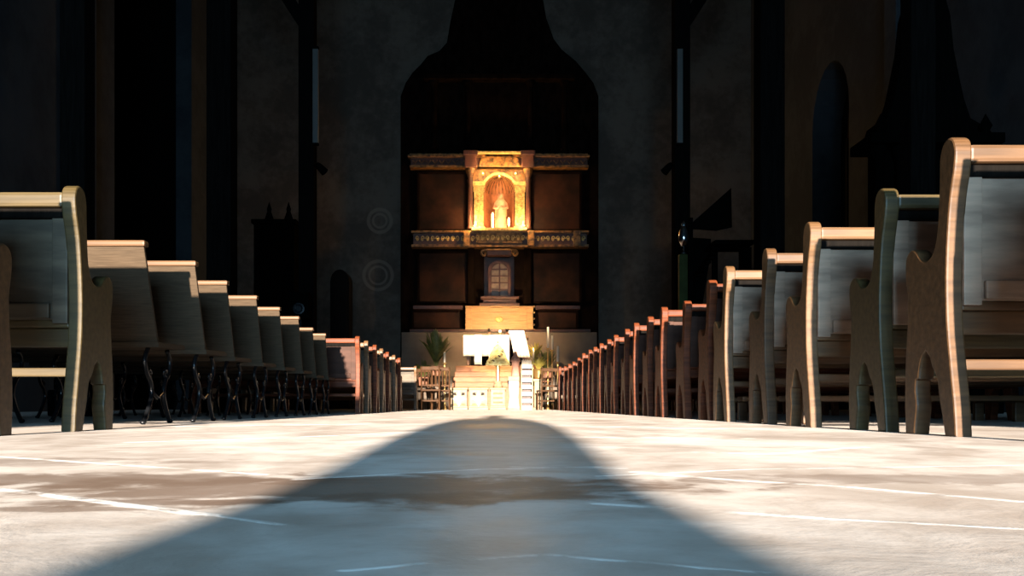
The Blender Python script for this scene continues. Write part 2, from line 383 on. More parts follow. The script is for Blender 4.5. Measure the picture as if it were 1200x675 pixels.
def put_pew(sgn, px, dist, wood, label, group, zs=1.0, kn=False, x=None):
    key = (sgn, wood, kn)
    x = X(px, dist) if x is None else x
    if key not in protos:
        o = wooden_pew(sgn, wood, LEN, kn); protos[key] = o; o.location = (x, dist, 0); o.scale = (1, 1, zs); o['label'] = label; o['group'] = group
    else: o = dup(protos[key], (x, dist, 0), label, group, (1, 1, zs))
    return o
RP = [(1120, 2.86, 'pew_brown', 1.015), (1038, 3.40, 'pew_olive', .98), (950, 4.12, 'pew_pale', 1.0), (899.5, 4.82, 'pew_brown', 1.0), (852, 5.56, 'pew_pale', 1.02), (832, 6.04, 'pew_red', 1.0),
      (803, 6.84, 'pew_red', .95), (776, 7.70, 'pew_red', 1.0), (760, 8.43, 'pew_red', .99), (743.5, 9.18, 'pew_red', 1.0), (733, 9.90, 'pew_red', 1.0), (720, 10.75, 'pew_red', 1.0), (712, 11.45, 'pew_red', 1.0), (703, 12.2, 'pew_red', 1.0),
      (696, 12.95, 'pew_red', 1.0), (690, 13.6, 'pew_red', 1.0), (682.5, 14.5, 'pew_red', 1.0), (677, 15.35, 'pew_red', .97), (671, 16.3, 'pew_red', .95), (666, 17.2, 'pew_red', .95), (661, 18.2, 'pew_red', .95), (655, 19.5, 'pew_red', 1.0)]
for i, (px, dist, wood, zs) in enumerate(RP):
    lab = '%s pew with curved ends, %s from the camera, right of the aisle' % (WN[wood], ORD[i])
    if i == len(RP)-1: lab = 'reddish brown wooden pew at the altar end of the right-hand row'
    put_pew(1, px, dist, wood, lab, 'curved wooden pews right of the aisle', zs, kn=i in (3, 4, 5))
put_pew(1, 0, 2.14, 'pew_brown', 'brown wooden pew just behind the nearest pew seen right of the aisle', 'curved wooden pews right of the aisle', x=1.50)
put_pew(-1, 0, 2.68, 'pew_brown', 'wooden pew with only its front leg in the photo, at the left edge', 'curved wooden pews left of the aisle', x=-1.62)
put_pew(-1, 0, 3.44, 'pew_olive', 'large wooden pew with a curved end, left foreground', 'curved wooden pews left of the aisle', x=-1.60)
for i, (px, dist) in enumerate(((421, 10.95), (431, 11.7), (441, 12.5), (448.5, 13.3), (455.5, 14.15), (463, 15.0), (469, 15.9))):
    put_pew(-1, px, dist, 'pew_pale' if i % 2 else 'pew_red', '%s wooden pew left of the aisle, %s beyond the iron-legged benches' % (WN['pew_pale' if i % 2 else 'pew_red'], ORD[i]), 'curved wooden pews left of the aisle')
put_pew(-1, 488, 19.2, 'pew_pale', 'light brown wooden pew standing apart near the altar, left of the aisle', 'curved wooden pews left of the aisle')

# ------------------------------------------------------------------ benches with scrolled iron legs
def iron_bench():
    t = thing('iron_bench', '', 'bench'); L = 1.82
    lean = lambda z: .19*(1-(z-.45)/.48)
    bm = NB(); prism(bm, [(lean(.43), .43), (lean(.92), .92), (lean(.92)+.024, .92), (lean(.43)+.024, .43)], lambda u, z, tt: (-tt, u, z), L, .004)
    obj('back_panel', bm, 'pew_dull', t)
    obj('top_rail', box(NB(), -L-.01, .01, -.012, .05, .918, .95, .01), 'pew_brown', t)
    bm = NB(); prism(bm, [(.17, .412), (.17, .44), (.56, .45), (.59, .44), (.59, .425), (.56, .42)], lambda u, z, tt: (.015-tt, u, z), L+.03, .004)
    obj('seat', bm, 'pew_dull', t)
    for x in (-.06, -L/2, -L+.06):
        for pts in ([(.50, .412), (.545, .36), (.53, .29), (.475, .24), (.445, .17), (.48, .09), (.53, .02), (.545, .005)],
                    [(.22, .412), (.175, .35), (.20, .28), (.255, .23), (.27, .16), (.22, .08), (.165, .02), (.15, .005)]):
            bm = NB(); tube(bm, [(x, u, z) for u, z in spline(pts, 4)], .013)
            c = pts[4]; sg = 1 if c[0] > .36 else -1      # small scroll inside the curve
            tube(bm, [(x, c[0]+sg*.035+.028*(1-k/16)*math.cos(k*.7)*-sg, c[1]+.11+.03*(1-k/16)*math.sin(k*.7)) for k in range(13)], .008)
            ball(bm, (x, pts[-1][0], .012), .018, sz=.7, seg=8)
            obj('iron_leg', bm, 'iron', t, smoothf=True)
        obj('iron_brace', tube(NB(), [(x, .27, .18), (x, .36, .145), (x, .445, .18)], .010), 'iron', t, smoothf=True)
    return t
LB = [(168, 4.6), (228, 5.25), (265, 6.08), (300, 6.90), (327, 7.70), (349.5, 8.50), (366, 9.3), (381, 10.05)]
b0 = None
for i, (px, dist) in enumerate(LB):
    x = X(px, dist); lab = 'wooden-backed bench on scrolled black iron legs, %s from camera, left of aisle' % ORD[i]
    zs = 1 if i < 6 else .96
    if b0 is None: b0 = iron_bench(); b0.location = (x, dist, 0); b0['label'] = lab; b0['group'] = 'iron-legged benches left of the aisle'
    else: dup(b0, (x, dist, 0), lab, scale=(1, 1, zs))

# ------------------------------------------------------------------ chairs beside the altar
def chair():
    t = thing('wooden_chair', '', 'chair')
    for x in (-.2, .2):
        bm = NB(); tube(bm, [(x, -.20, 0), (x, -.19, .45), (x, -.24, .98)], .02); obj('back_post', bm, 'chair_wood', t)
        bm = NB(); tube(bm, [(x, .20, 0), (x, .20, .44)], .02); obj('leg', bm, 'chair_wood', t)
    obj('seat', box(NB(), -.23, .23, -.21, .23, .43, .47, .01), 'chair_wood', t)
    bm = NB()
    box(bm, -.2, .2, -.245, -.225, .90, .98, .008); box(bm, -.2, .2, -.225, -.205, .54, .58, .005)
    for x in (-.13, -.045, .045, .13): tube(bm, [(x, -.215, .56), (x, -.235, .92)], .014)
    obj('backrest', bm, 'chair_wood', t)
    bm = NB(); box(bm, -.2, .2, .19, .21, .2, .23); box(bm, -.2, .2, -.205, -.185, .2, .23); obj('stretcher', bm, 'chair_wood', t)
    return t
ch = chair(); ch.location = (X(505, 20.3), 20.3, 0); ch['label'] = 'small wooden chair next to the last left pew, by the altar'; ch['group'] = 'small chairs beside the altar'
dup(ch, (X(517, 20.8), 20.8, 0), 'small wooden chair below the tall plant left of the altar')
dup(ch, (X(500, 21.6), 21.6, 0), 'small wooden chair behind the first one, left of the altar', rotz=-.3)
dup(ch, (X(642, 21.2), 21.2, 0), 'small wooden chair right of the altar beside the last right pew', rotz=.2)

# ------------------------------------------------------------------ the altar
A = 22.0
AC = X(582, A)      # axis of altar
def obox(px0, px1, py0, py1, dist, depth, bev=.008, bm=None, org=(0,0,0)):
    """box whose front face (towards the camera) fills these places at this distance"""
    bm = bm or NB(); return box(bm, X(px0, dist)-org[0], X(px1, dist)-org[0], dist-org[1], dist+depth-org[1], Z(py1, dist)-org[2], Z(py0, dist)-org[2], bev)
# platform with courses of sandstone steps
t = thing('altar_steps', 'flight of sandstone steps under the white altar table', 'steps', (AC, 22.45, 0))
zs_ = [0, .56, .70, .84, .98, 1.14]
for k in range(5):
    obj('step', box(NB(), -1.14+.02*k, 1.14-.02*k, (0, .36, .52, .68, .84)[k], 2.4, zs_[k]+(0 if k == 0 else .001), zs_[k+1], .02), 'sand', t)
TOPZ = 1.14
# carved blocks along the foot of the altar
def flower(bm, x, z, r, y):
    pts = []
    for k in range(8):
        aa = PI/2+k*PI/4; rr = r if k % 2 == 0 else r*.42
        pts.append((x+rr*math.cos(aa), z+rr*math.sin(aa)))
    prism(bm, pts, lambda u, zz, tt: (u, y-tt, zz), .035, .006)
for k, (a0, a1, lab) in enumerate(((528, 547.5, 'cream carved stone block with a star, leftmost at the foot of the altar'), (550, 571.5, 'cream carved stone block with a star, second from the left at altar foot'), (575, 592, 'narrow cream carved block below the conical tree at altar foot'))):
    x0, x1 = X(a0, A), X(a1, A); cx = (x0+x1)/2; wd = x1-x0
    t = thing('carved_block', lab, 'block', (cx, A, 0), group='carved blocks at the altar foot')
    bm = NB(); box(bm, -wd/2, wd/2, 0, .38, .10, .50, .015); obj('block', bm, 'cream', t)
    bm = NB(); box(bm, -wd/2-.015, wd/2+.015, -.02, .38, 0, .06, .01); box(bm, -wd/2-.005, wd/2+.005, -.01, .38, .06, .10, .01); obj('plinth', bm, 'cream', t)
    bm = NB(); box(bm, -wd/2-.015, wd/2+.015, -.02, .38, .50, .54, .01); obj('cornice', bm, 'cream', t)
    if k < 2:
        bm = NB(); flower(bm, 0, .27, .19, 0); obj('star_relief', bm, 'cloth_white', t)
        for sx in (-1, 1): obj('dark_opening', prism(NB(), [(sx*.055, .35), (sx*.145, .365), (sx*.145, .42), (sx*.075, .425)], lambda u, z, tt: (u, -.006+tt, z), .01), 'dark_hole', t)
        for sx in (-1, 1): obj('arch_slot', prism(NB(), [(sx*.04, .115), (sx*.17, .115), (sx*.15, .155), (sx*.08, .165)], lambda u, z, tt: (u, -.006+tt, z), .01), 'sand', t)
    else:
        for z in (.16, .27, .38):
            obj('dark_slot', box(NB(), -.12, .12, -.008, .01, z, z+.045, .004), 'sand', t)
# rack of pale shelves on the right
t = thing('slatted_rack', 'white rack of shelves with dark slots at the right end of the altar', 'rack', (X(617.5, A), A, 0))
bm = NB(); hw = .12
for z in (0, .17, .34, .51, .68, .86, 1.02): box(bm, -hw, hw, 0, .36, z, z+.10, .01)
obj('shelves', bm, 'cloth_white', t)
obj('back', box(NB(), -hw+.01, hw-.01, .2, .35, 0, 1.1, .004), 'retablo_red', t)
bm = NB(); box(bm, -hw-.03, -hw, -.01, .37, 0, 1.12, .006); obj('side_panel', bm, 'cream', t)
bm = NB(); box(bm, hw, hw+.03, -.01, .37, 0, 1.12, .006); obj('side_panel', bm, 'cream', t)
bm = NB(); 
for k in range(9): tube(bm, [(-hw+.01+k*.027, .1, 1.12), (-hw+.01+k*.027, .1, 1.22+.02*(k % 2))], .011)
obj('finial_row', bm, 'wax', t)
t = thing('stone_pedestal', 'cream stone pedestal at the right corner of the altar foot', 'pedestal', (X(631, A), A, 0))
bm = NB(); box(bm, -.10, .10, 0, .3, .06, .70, .012); obj('shaft', bm, 'cream', t)
bm = NB(); box(bm, -.125, .125, -.02, .32, 0, .06, .01); obj('plinth', bm, 'cream', t)
bm = NB(); box(bm, -.125, .125, -.02, .32, .70, .76, .01); obj('cap', bm, 'cream', t)
# altar table and cloth
TD = 23.45
x0, x1 = X(544, TD), X(620, TD); z1 = Z(393, TD)
t = thing('altar_table', 'long altar table hidden under white cloth, at the top of the steps', 'table', ((x0+x1)/2, TD, TOPZ)); hw = (x1-x0)/2; hh = z1-TOPZ-.02
obj('tabletop', box(NB(), -hw, hw, 0, .8, hh-.06, hh, .01), 'pew_brown', t)
for sx in (-1, 1):
    for y in (.06, .68): obj('leg', box(NB(), sx*(hw-.1)-.04, sx*(hw-.1)+.04, y, y+.08, 0, hh-.06, .01), 'pew_brown', t)
obj('modesty_panel', box(NB(), -hw+.16, hw-.16, .40, .43, .0, hh-.06, .004), 'dark_wood', t)
def cloth_front(xa, xb, za, zb, y, n=26, amp=.012, slope=0):
    bm = NB(); rows = []
    for j in range(7):
        r = []
        for i in range(n+1):
            u = i/n; x = xa+(xb-xa)*u+slope*(j/6); z = za+(zb-za)*(j/6)
            r.append(bm.verts.new((x, y-amp*(j/6)*(1+math.sin(u*31))+(-.01), z)))
        rows.append(r)
    top = [bm.verts.new((v.co.x, y+.85, za)) for v in rows[0]]
    rows.insert(0, top)
    for A_, B_ in zip(rows, rows[1:]):
        for i in range(n): bm.faces.new((A_[i], A_[i+1], B_[i+1], B_[i]))
    return bm
def solidify(o, th=.004):
    m = o.modifiers.new('thickness', 'SOLIDIFY'); m.thickness = th; m.offset = 1
zt = z1; zbm = Z(417.5, TD)
o = obj('altar_cloth', cloth_front(X(543, TD), X(573, TD), zt, zbm, TD-.02), 'cloth_white', smoothf=True); solidify(o); tag(o, 'white cloth hanging over the left half of the altar table', 'cloth', 'white cloths on the altar table')
o = obj('altar_cloth', cloth_front(X(596, TD), X(614, TD), zt+.12, Z(419, TD), TD-.03, slope=.16), 'cloth_white', smoothf=True); solidify(o); tag(o, 'white slanting cloth raised over the right half of the altar table', 'cloth', 'white cloths on the altar table')
o = obj('altar_cloth', cloth_front(X(573, TD), X(597, TD), zt+.004, Z(426, TD), TD-.015), 'cloth_white', smoothf=True); solidify(o); tag(o, 'white cloth over the middle of the altar table behind the conical tree', 'cloth', 'white cloths on the altar table')
o = obj('cloth_runner', cloth_front(X(556, TD), X(564.5, TD), zt+.008, Z(427.5, TD), TD-.06, n=10), 'cloth_white', smoothf=True); solidify(o); tag(o, 'narrow white runner hanging below the left altar cloth', 'cloth')
# support under right raised cloth
t = thing('book_stand', 'low stand under the raised white cloth on the altar table', 'stand', (X(606, TD), TD+.12, zt))
obj('desk', box(NB(), -.2, .2, 0, .5, .012, .10, .01), 'pew_brown', t)
# cone tree in front of the table
TR = 22.64
t = thing('conical_tree', 'small conical yellow-green decorated tree in front of the altar cloth', 'tree', (X(583.5, TR), TR, .56))
zb = Z(428.5, TR)-.56; zt2 = Z(403, TR)-.56
bm = NB(); n = 30; prev = None; rings = []
for j in range(15):
    f = j/14; r = .295*(1-f)**.62*(1+.04*((j % 2)*2-1)*(1-f))+.004; rings.append([bm.verts.new(((r*(1+.10*math.sin(5*k+j))*math.cos(2*PI*k/n)), r*(1+.10*math.sin(5*k+j))*math.sin(2*PI*k/n)*.5, zb+(zt2-zb)*f)) for k in range(n)])
for A_, B_ in zip(rings, rings[1:]):
    for k in range(n): bm.faces.new((A_[k], A_[(k+1) % n], B_[(k+1) % n], B_[k]))
bm.faces.new(rings[0][::-1]); bm.faces.new(rings[-1]); obj('foliage', bm, 'tree_foil', t)
for k in range(16):
    f = .06+.8*((k*.37) % 1); aa = -PI*(.1+.8*((k*.618) % 1)); r = .295*(1-f)**.62*1.05
    obj('bauble', ball(NB(), (r*math.cos(aa), r*.5*math.sin(aa), zb+(zt2-zb)*f), .02, seg=8), 'brass' if k % 2 else 'retablo_red', t)
obj('trunk', lathe(NB(), [(.09, .03), (.06, .09), (.045, .15), (.05, zb)], n=14), 'brass', t)
obj('pot', lathe(NB(), [(.10, 0), (.13, .04), (.09, .10), (.11, .16)], n=14), 'cream', t)
obj('star', prism(NB(), [(.05*(1 if k % 2 == 0 else .4)*math.cos(PI/2+k*PI/5), zt2+.04+.05*(1 if k % 2 == 0 else .4)*math.sin(PI/2+k*PI/5)) for k in range(10)], lambda u, z, tt: (u, tt-.01, z), .02), 'gold', t)

def robed_figure(t, h, robe, hood='cloth_white', arms=True):
    """small carved figure, base at origin, facing -y"""
    k = h
    prof = [(.17, 0), (.175, .02), (.155, .15), (.135, .35), (.115, .52), (.105, .60), (.125, .70), (.135, .76), (.10, .81), (.042, .835), (.04, .86), (.058, .885), (.066, .925), (.058, .965), (.03, .99), (0, 1.0)]
    bm = NB(); lathe(bm, [(r*k, z*k) for r, z in prof], n=24, sy=.72)
    for v in bm.verts:      # folds in the robe
        if v.co.z < .55*k: aa = math.atan2(v.co.y, v.co.x); v.co.x *= 1+.05*math.sin(aa*9); v.co.y *= 1+.05*math.sin(aa*9)
    tube(bm, [(-.12*k, 0, .76*k), (-.16*k, -.03*k, .62*k), (-.07*k, -.12*k, .60*k), (-.01*k, -.13*k, .66*k)], [.04*k, .045*k, .035*k, .018*k])
    tube(bm, [(.12*k, 0, .76*k), (.16*k, -.03*k, .62*k), (.07*k, -.12*k, .60*k), (.01*k, -.13*k, .66*k)], [.04*k, .045*k, .035*k, .018*k])
    obj('body', bm, robe, t, smoothf=True)
    bm = NB(); ball(bm, (0, -.022*k, .925*k), .052*k, sx=.85, sz=1.15); ball(bm, (0, -.07*k, .918*k), .010*k, seg=8); obj('face', bm, 'skin_paint', t, smoothf=True)
    bm = NB(); lathe(bm, [(.165*k, .42*k), (.15*k, .6*k), (.15*k, .78*k), (.085*k, .86*k), (.078*k, .93*k), (.055*k, 1.0*k), (0, 1.03*k)], c=(0, .03*k, 0), n=20, sy=.6)
    obj('mantle', bm, hood, t, smoothf=True)
FG = 22.25
t = thing('figurine', 'small rose-robed figurine on a white pedestal right of the conical tree', 'statue', (X(604, 22.3), 22.20, Z(441, 22.3))); robed_figure(t, .60, 'pink_cloth', 'pink_cloth')
zp = t.location.z
t = thing('statue_pedestal', 'white moulded pedestal carrying the rose-robed figurine', 'pedestal', (X(602, 22.3), 22.20, 0))
obj('shaft', lathe(NB(), [(.13, .06), (.12, .1), (.10, .3), (.12, zp-.12)], n=16, sx=1.1, sy=.75), 'cloth_white', t)
obj('plinth', box(NB(), -.15, .15, -.12, .12, 0, .06, .01), 'cream', t)
obj('cap', box(NB(), -.15, .14, -.15, .15, zp-.12, zp-.001, .02), 'cream', t)

# ------------------------------------------------------------------ plants, candles around the altar
def leafy(t, n, r, h, m, seed, wide=.06):
    rnd = random.Random(seed); bm = NB()
    for k in range(n):
        aa = rnd.uniform(0, 2*PI); rr = r*rnd.uniform(.35, 1); hh = h*rnd.uniform(.5, 1); dx, dy = math.cos(aa), math.sin(aa)*.6
        side = Vector((-math.sin(aa), math.cos(aa), 0)); w0 = wide*rnd.uniform(.6, 1.2); pl = pr = pc = None
        for j in range(6):
            f = j/5; c = Vector((dx*rr*f**1.3, dy*rr*f**1.3, hh*(f-.32*f*f*(rr/r))+.02)); ww = w0*math.sin(PI*min(.97, .12+f*.88))+.002
            l = bm.verts.new(c-side*ww); q = bm.verts.new(c+side*ww); mc = bm.verts.new(c-Vector((0, 0, ww*.4)))
            if pl: bm.faces.new((pl, pc, mc, l)); bm.faces.new((pc, pr, q, mc))
            pl, pr, pc = l, q, mc
    o = obj('foliage', bm, m, t); md = o.modifiers.new('thickness', 'SOLIDIFY'); md.thickness = .003; return o
def potted(name, label, px, dist, z0, r, h, m, seed, pot='clay', n=34, stand=0):
    t = thing(name, label, 'plant', (X(px, dist), dist, z0), group='plants around the altar')
    o = leafy(t, n, r, h, m, seed); o.location.z = .22+stand
    obj('pot', lathe(NB(), [(.09, stand), (.12, stand+.03), (.15, stand+.2), (.165, stand+.24), (.14, stand+.245), (.13, stand+.2), (0, stand+.2)], n=18), pot, t)
    if stand:
        bm = NB()
        for k in range(3): tube(bm, [(.13*math.cos(k*2.1), .13*math.sin(k*2.1), 0), (.08*math.cos(k*2.1), .08*math.sin(k*2.1), stand)], .014)
        lathe(bm, [(.12, stand-.03), (.12, stand)], n=14); obj('stand', bm, 'dark_wood', t)
    return t
potted('potted_plant', 'tall leafy plant on a stand left of the altar', 511, 22.6, 0, .52, 1.15, 'leaf', 3, stand=.85, n=46)
potted('potted_plant', 'lower dark leafy plant left of the tall plant by the altar', 496, 23.3, 0, .32, .55, 'leaf', 5, stand=.6, n=34)
potted('potted_plant', 'yellow flowering plant right of the white altar cloth', 627, 24.98, 0, .26, .62, 'leaf_yellow', 8, stand=1.12, n=40)
potted('potted_plant', 'orange leafy bouquet on the pedestal at the right altar corner', 631, 22.15, .76, .22, .40, 'leaf_yellow', 11, pot='brass', n=30)
potted('potted_plant', 'dark leafy plant right of the altar behind the chair', 640, 22.8, 0, .34, .75, 'leaf', 14, stand=.7, n=40)
def candlestick(label, px, dist, py0, py1, zb=0, lit=False):
    t = thing('candlestick', label, 'candlestick', (X(px, dist), dist, zb), group='tall candlesticks around the altar'); top = Z(py0, dist)-zb; mid = Z(py1, dist)-zb
    obj('base', lathe(NB(), [(.053, 0), (.05, .02), (.035, .05), (.03, .08)], n=18), 'brass', t, smoothf=True)
    obj('stem', lathe(NB(), [(.018, .06), (.03, .12), (.014, .2), (.014, mid-.12), (.03, mid-.08), (.016, mid-.05), (.055, mid-.01), (.055, mid)], n=14), 'brass', t, smoothf=True)
    obj('candle', lathe(NB(), [(.026, mid), (.026, top-.01), (0, top)], n=12), 'wax', t)
    if lit:
        obj('flame', lathe(NB(), [(0, top+.004), (.013, top+.025), (.008, top+.05), (0, top+.08)], n=10), 'flame', t, smoothf=True)
        lamp('candle_light', (X(px, dist), dist, zb+top+.05), 9, (1, .62, .3), .03, t)
    obj('wick', tube(NB(), [(0, 0, top), (0, .002, top+.02)], .003), 'dark_wood', t)
candlestick('tall candlestick with a pale shade left of the altar, before the plant', 521, 21.8, 412, 425)
candlestick('tallest thin candlestick right of the altar', 642, 22.4, 383, 408)
candlestick('thin candlestick just right of the tallest one, right of the altar', 647, 22.5, 393, 410)
candlestick('short candlestick nearest the right pews, right of the altar', 653.5, 22.5, 405, 424)
candlestick('thick white candle on a stand beside the right end of the altar cloth', 625, 22.65, 411, 427, zb=.56, lit=True)
t = bpy.data.objects.get('candlestick.004')

# ------------------------------------------------------------------ the altarpiece
R = 25.7
rx = lambda px: X(px, R)
rz = lambda py: Z(py, R)
t = thing('altarpiece', 'tall dark carved wooden altarpiece with a glowing gilded niche, behind the altar', 'altarpiece', (rx(585), R, 0))
ox = rx(585)
def rb(a0, a1, p0, p1, y0, y1, bev=.012, bm=None):
    bm = bm or NB(); return box(bm, rx(a0)-ox, rx(a1)-ox, y0, y1, rz(p1), rz(p0), bev)
# backing silhouette with stepped crest, with the niche cut open
sil = [(468, 482), (468, 108), (474, 92), (482, 80), (492, 70), (500, 60), (514, 54), (523, 44), (527, 20), (533, -8), (637, -8), (641, 15), (650, 40), (659, 52), (676, 66), (688, 80), (697, 92), (703, 108), (703, 482)]
ni = [(603, 482), (603, 221)]+[(585+18*math.cos(k*PI/10), 221-18*math.sin(k*PI/10)) for k in range(1, 10)]+[(567, 221), (567, 482)]
pts = [(rx(a_)-ox, max(0, rz(b_))) for a_, b_ in sil+ni]
bm = NB(); prism(bm, pts, lambda u, z, tt: (u, .35+tt, z), .2); obj('backing', bm, 'retablo', t)
bm = NB(); rb(563, 607, 196, 482, .80, .85, 0, bm); obj('niche_back', bm, 'retablo_red', t)
# niche shell (half round)
bm = NB(); rr = 18*R/F; cxn = 0; zc = rz(221); zn0 = rz(268)
prev = None
for j in range(13):
    aa = PI*j/12
    ring = []
    for zz in (zn0, (zn0+zc)/2, zc): ring.append(bm.verts.new((rr*math.cos(aa), .36+.42*math.sin(aa), zz)))
    for q in range(1, 9):
        e = q/8*PI/2; ring.append(bm.verts.new((rr*math.cos(aa)*math.cos(e), .36+.42*math.sin(aa)*math.cos(e), zc+rr*math.sin(e))))
    if prev:
        for u in range(len(ring)-1): bm.faces.new((prev[u], prev[u+1], ring[u+1], ring[u]))
    prev = ring
bmesh.ops.remove_doubles(bm, verts=bm.verts[:], dist=.001)
M['niche_shell'] = mat('niche_shell_paint', (.42, .16, .07), .5, var=.4, scale=5, bump=.3)
o = obj('niche_shell', bm, 'niche_shell', t); md = o.modifiers.new('thickness', 'SOLIDIFY'); md.thickness = .01; md.offset = -1
bm = NB()
for k in range(1, 12):
    aa = PI*k/12; tube(bm, [(rr*.97*math.cos(aa)*math.cos(e), .36+.40*math.sin(aa)*math.cos(e), zc+rr*.97*math.sin(e)) for e in [i*PI/16 for i in range(0, 9)]], .016, 6)
obj('niche_ribs', bm, 'gold_dim', t)
rb_ = rb(563, 607, 268.5, 274, .10, .80); obj('niche_floor', rb_, 'gold', t)
# gilded arch moulding
bm = NB(); ai = [(18.3*math.cos(k*PI/14), 18.3*math.sin(k*PI/14)) for k in range(15)]; ao_ = [(21.5*math.cos(k*PI/14), 21.5*math.sin(k*PI/14)) for k in range(14, -1, -1)]
prism(bm, [(u*R/F, zc+v*R/F) for u, v in ai+ao_], lambda u, z, tt: (u, .20+tt, z), .16, .01); obj('arch_moulding', bm, 'gold', t)
# spandrels
bm = NB(); sp = [(21.5*math.cos(k*PI/14), 21.5*math.sin(k*PI/14)) for k in range(15)]
prism(bm, [(u*R/F, zc+v*R/F) for u, v in sp+[(-31, 0), (-31, 26), (31, 26), (31, 0)]], lambda u, z, tt: (u, .26+tt, z), .09); obj('spandrel', bm, 'gold_dim', t)
# gilded pilasters with carved lozenges
for c in (561, 609.5):
    bm = NB(); rb(c-5.6, c+5.6, 222, 264, .20, .34, .01, bm); rb(c-7, c+7, 211, 216, .15, .34, .01, bm); rb(c-6.3, c+6.3, 216, 222, .18, .34, .01, bm); rb(c-7, c+7, 264, 268.5, .15, .34, .01, bm)
    for k in range(6):
        zz = rz(227+k*6.6); xx = rx(c)-ox; ball(bm, (xx, .19, zz), .055, sy=.6, sz=1.2, seg=8); tube(bm, [(xx-.09, .19, zz-.06), (xx, .17, zz-.1), (xx+.09, .19, zz-.06)], .014, 6)
    obj('gilded_pilaster', bm, 'gold', t)
# dark free-standing columns
for c in (551, 619):
    pr = [(.105, rz(268.5)), (.105, rz(266)), (.075, rz(264)), (.085, rz(255)), (.07, rz(240)), (.065, rz(214)), (.09, rz(210)), (.06, rz(208)), (.11, rz(203)), (.12, rz(200)), (.12, rz(197.5))]
    obj('column', lathe(NB(), pr, c=(rx(c)-ox, .08, 0), n=18), 'retablo_red', t, smoothf=True)
    obj('capital', lathe(NB(), [(.07, rz(207)), (.12, rz(202)), (.14, rz(198)), (.14, rz(196))], c=(rx(c)-ox, .08, 0), n=16), 'gold_dim', t)
# entablature
bm = NB(); rb(480, 690, 193.5, 196, -.02, .36, .006, bm); obj('architrave', bm, 'gold_dim', t)
bm = NB(); rb(481, 689, 184, 193.5, .10, .36, .006, bm); obj('frieze', bm, 'retablo_red', t)
bm = NB(); rb(478, 691, 181.5, 184, -.04, .36, .006, bm); rb(480, 689, 179.5, 181.5, .02, .36, .006, bm); obj('cornice', bm, 'gold_dim', t)
bm = NB()
for k in range(26):
    px = 486+k*7.9
    if 546 < px < 626:
        if bm.verts and px < 555: obj('frieze_scrolls', bm, 'gold_dim', t); bm = NB()
        continue
    tube(bm, [(rx(px)-ox-.07, .08, rz(187)), (rx(px)-ox, .06, rz(191)), (rx(px)-ox+.07, .08, rz(187))], .02, 6)
obj('frieze_scrolls', bm, 'gold_dim', t)
for c in (551.5, 618.5):
    bm = NB(); rb(c-7, c+7, 183, 197, -.12, .2, .02, bm); rb(c-8.5, c+8.5, 177.5, 183, -.16, .2, .02, bm); obj('entablature_block', bm, 'retablo_red', t)
bm = NB(); prism(bm, [(rx(a_)-ox, rz(b_)) for a_, b_ in ((560, 196), (563, 186), (570, 181), (600, 181), (607, 186), (610, 196))], lambda u, z, tt: (u, -.04+tt, z), .2, .02); obj('crest_panel', bm, 'gold_dim', t)
bm = NB(); rb(559, 611, 178.5, 181, -.14, .3, .01, bm); obj('crest_cornice', bm, 'gold', t)
# painted side panels with frames
for (a0, a1, p0, p1) in ((491, 545, 201, 266), (625, 680, 201, 266), (491, 547, 295, 352), (625, 680, 295, 352), (484, 542, 365, 383), (628, 676, 365, 383)):
    pn = obj('painted_panel', rb(a0, a1, p0, p1, .30, .345, .004), 'painted_panel', t)
    bm = NB(); rb(a0-3, a0, p0-2, p1+2, .26, .345, .008, bm); rb(a1, a1+3, p0-2, p1+2, .26, .345, .008, bm); rb(a0, a1, p0-3, p0, .26, .345, .008, bm); rb(a0, a1, p1, p1+3, .26, .345, .008, bm)
    obj('panel_frame', bm, 'retablo', pn)
# shelf band with carved scrolls
bm = NB(); rb(482, 690, 270.5, 273, -.06, .35, .006, bm); obj('shelf', bm, 'gold_dim', t)
bm = NB(); rb(484, 688, 273, 286.5, .06, .35, .006, bm); obj('shelf_frieze', bm, 'retablo_red', t)
bm = NB(); rb(482, 690, 286.5, 289.5, -.02, .35, .006, bm); obj('shelf_moulding', bm, 'gold_dim', t)
bm = NB(); rb(553, 617, 268.2, 271.5, -.20, .35, .006, bm); obj('niche_sill', bm, 'gold', t)
bm = NB(); rb(558, 612, 273, 285, -.05, .2, .01, bm); obj('sill_frieze', bm, 'gold_dim', t)
bm = NB()
for k in range(34):
    px = 489+k*5.9; y = -.06 if 556 < px < 613 else .05; x_ = rx(px)-ox; z_ = rz(279.5); sg = 1 if k % 2 else -1
    tube(bm, [(x_+.055*(1-j/12)*math.cos(j*.75)*sg, y, z_+.09*(1-j/14)*math.sin(j*.75)) for j in range(10)], .017, 6); ball(bm, (x_, y, z_), .03, sy=.6, seg=8)
obj('carved_scrolls', bm, 'gold', t)
for c in (547, 622, 676): obj('bracket_block', rb(c-4, c+4, 271, 289, -.12, .2, .012), 'gold_dim', t)
# dark uprights below the shelf
for a0, a1 in ((548, 556), (614, 623)): obj('upright', rb(a0, a1, 290, 356, .12, .36, .02), 'retablo', t)
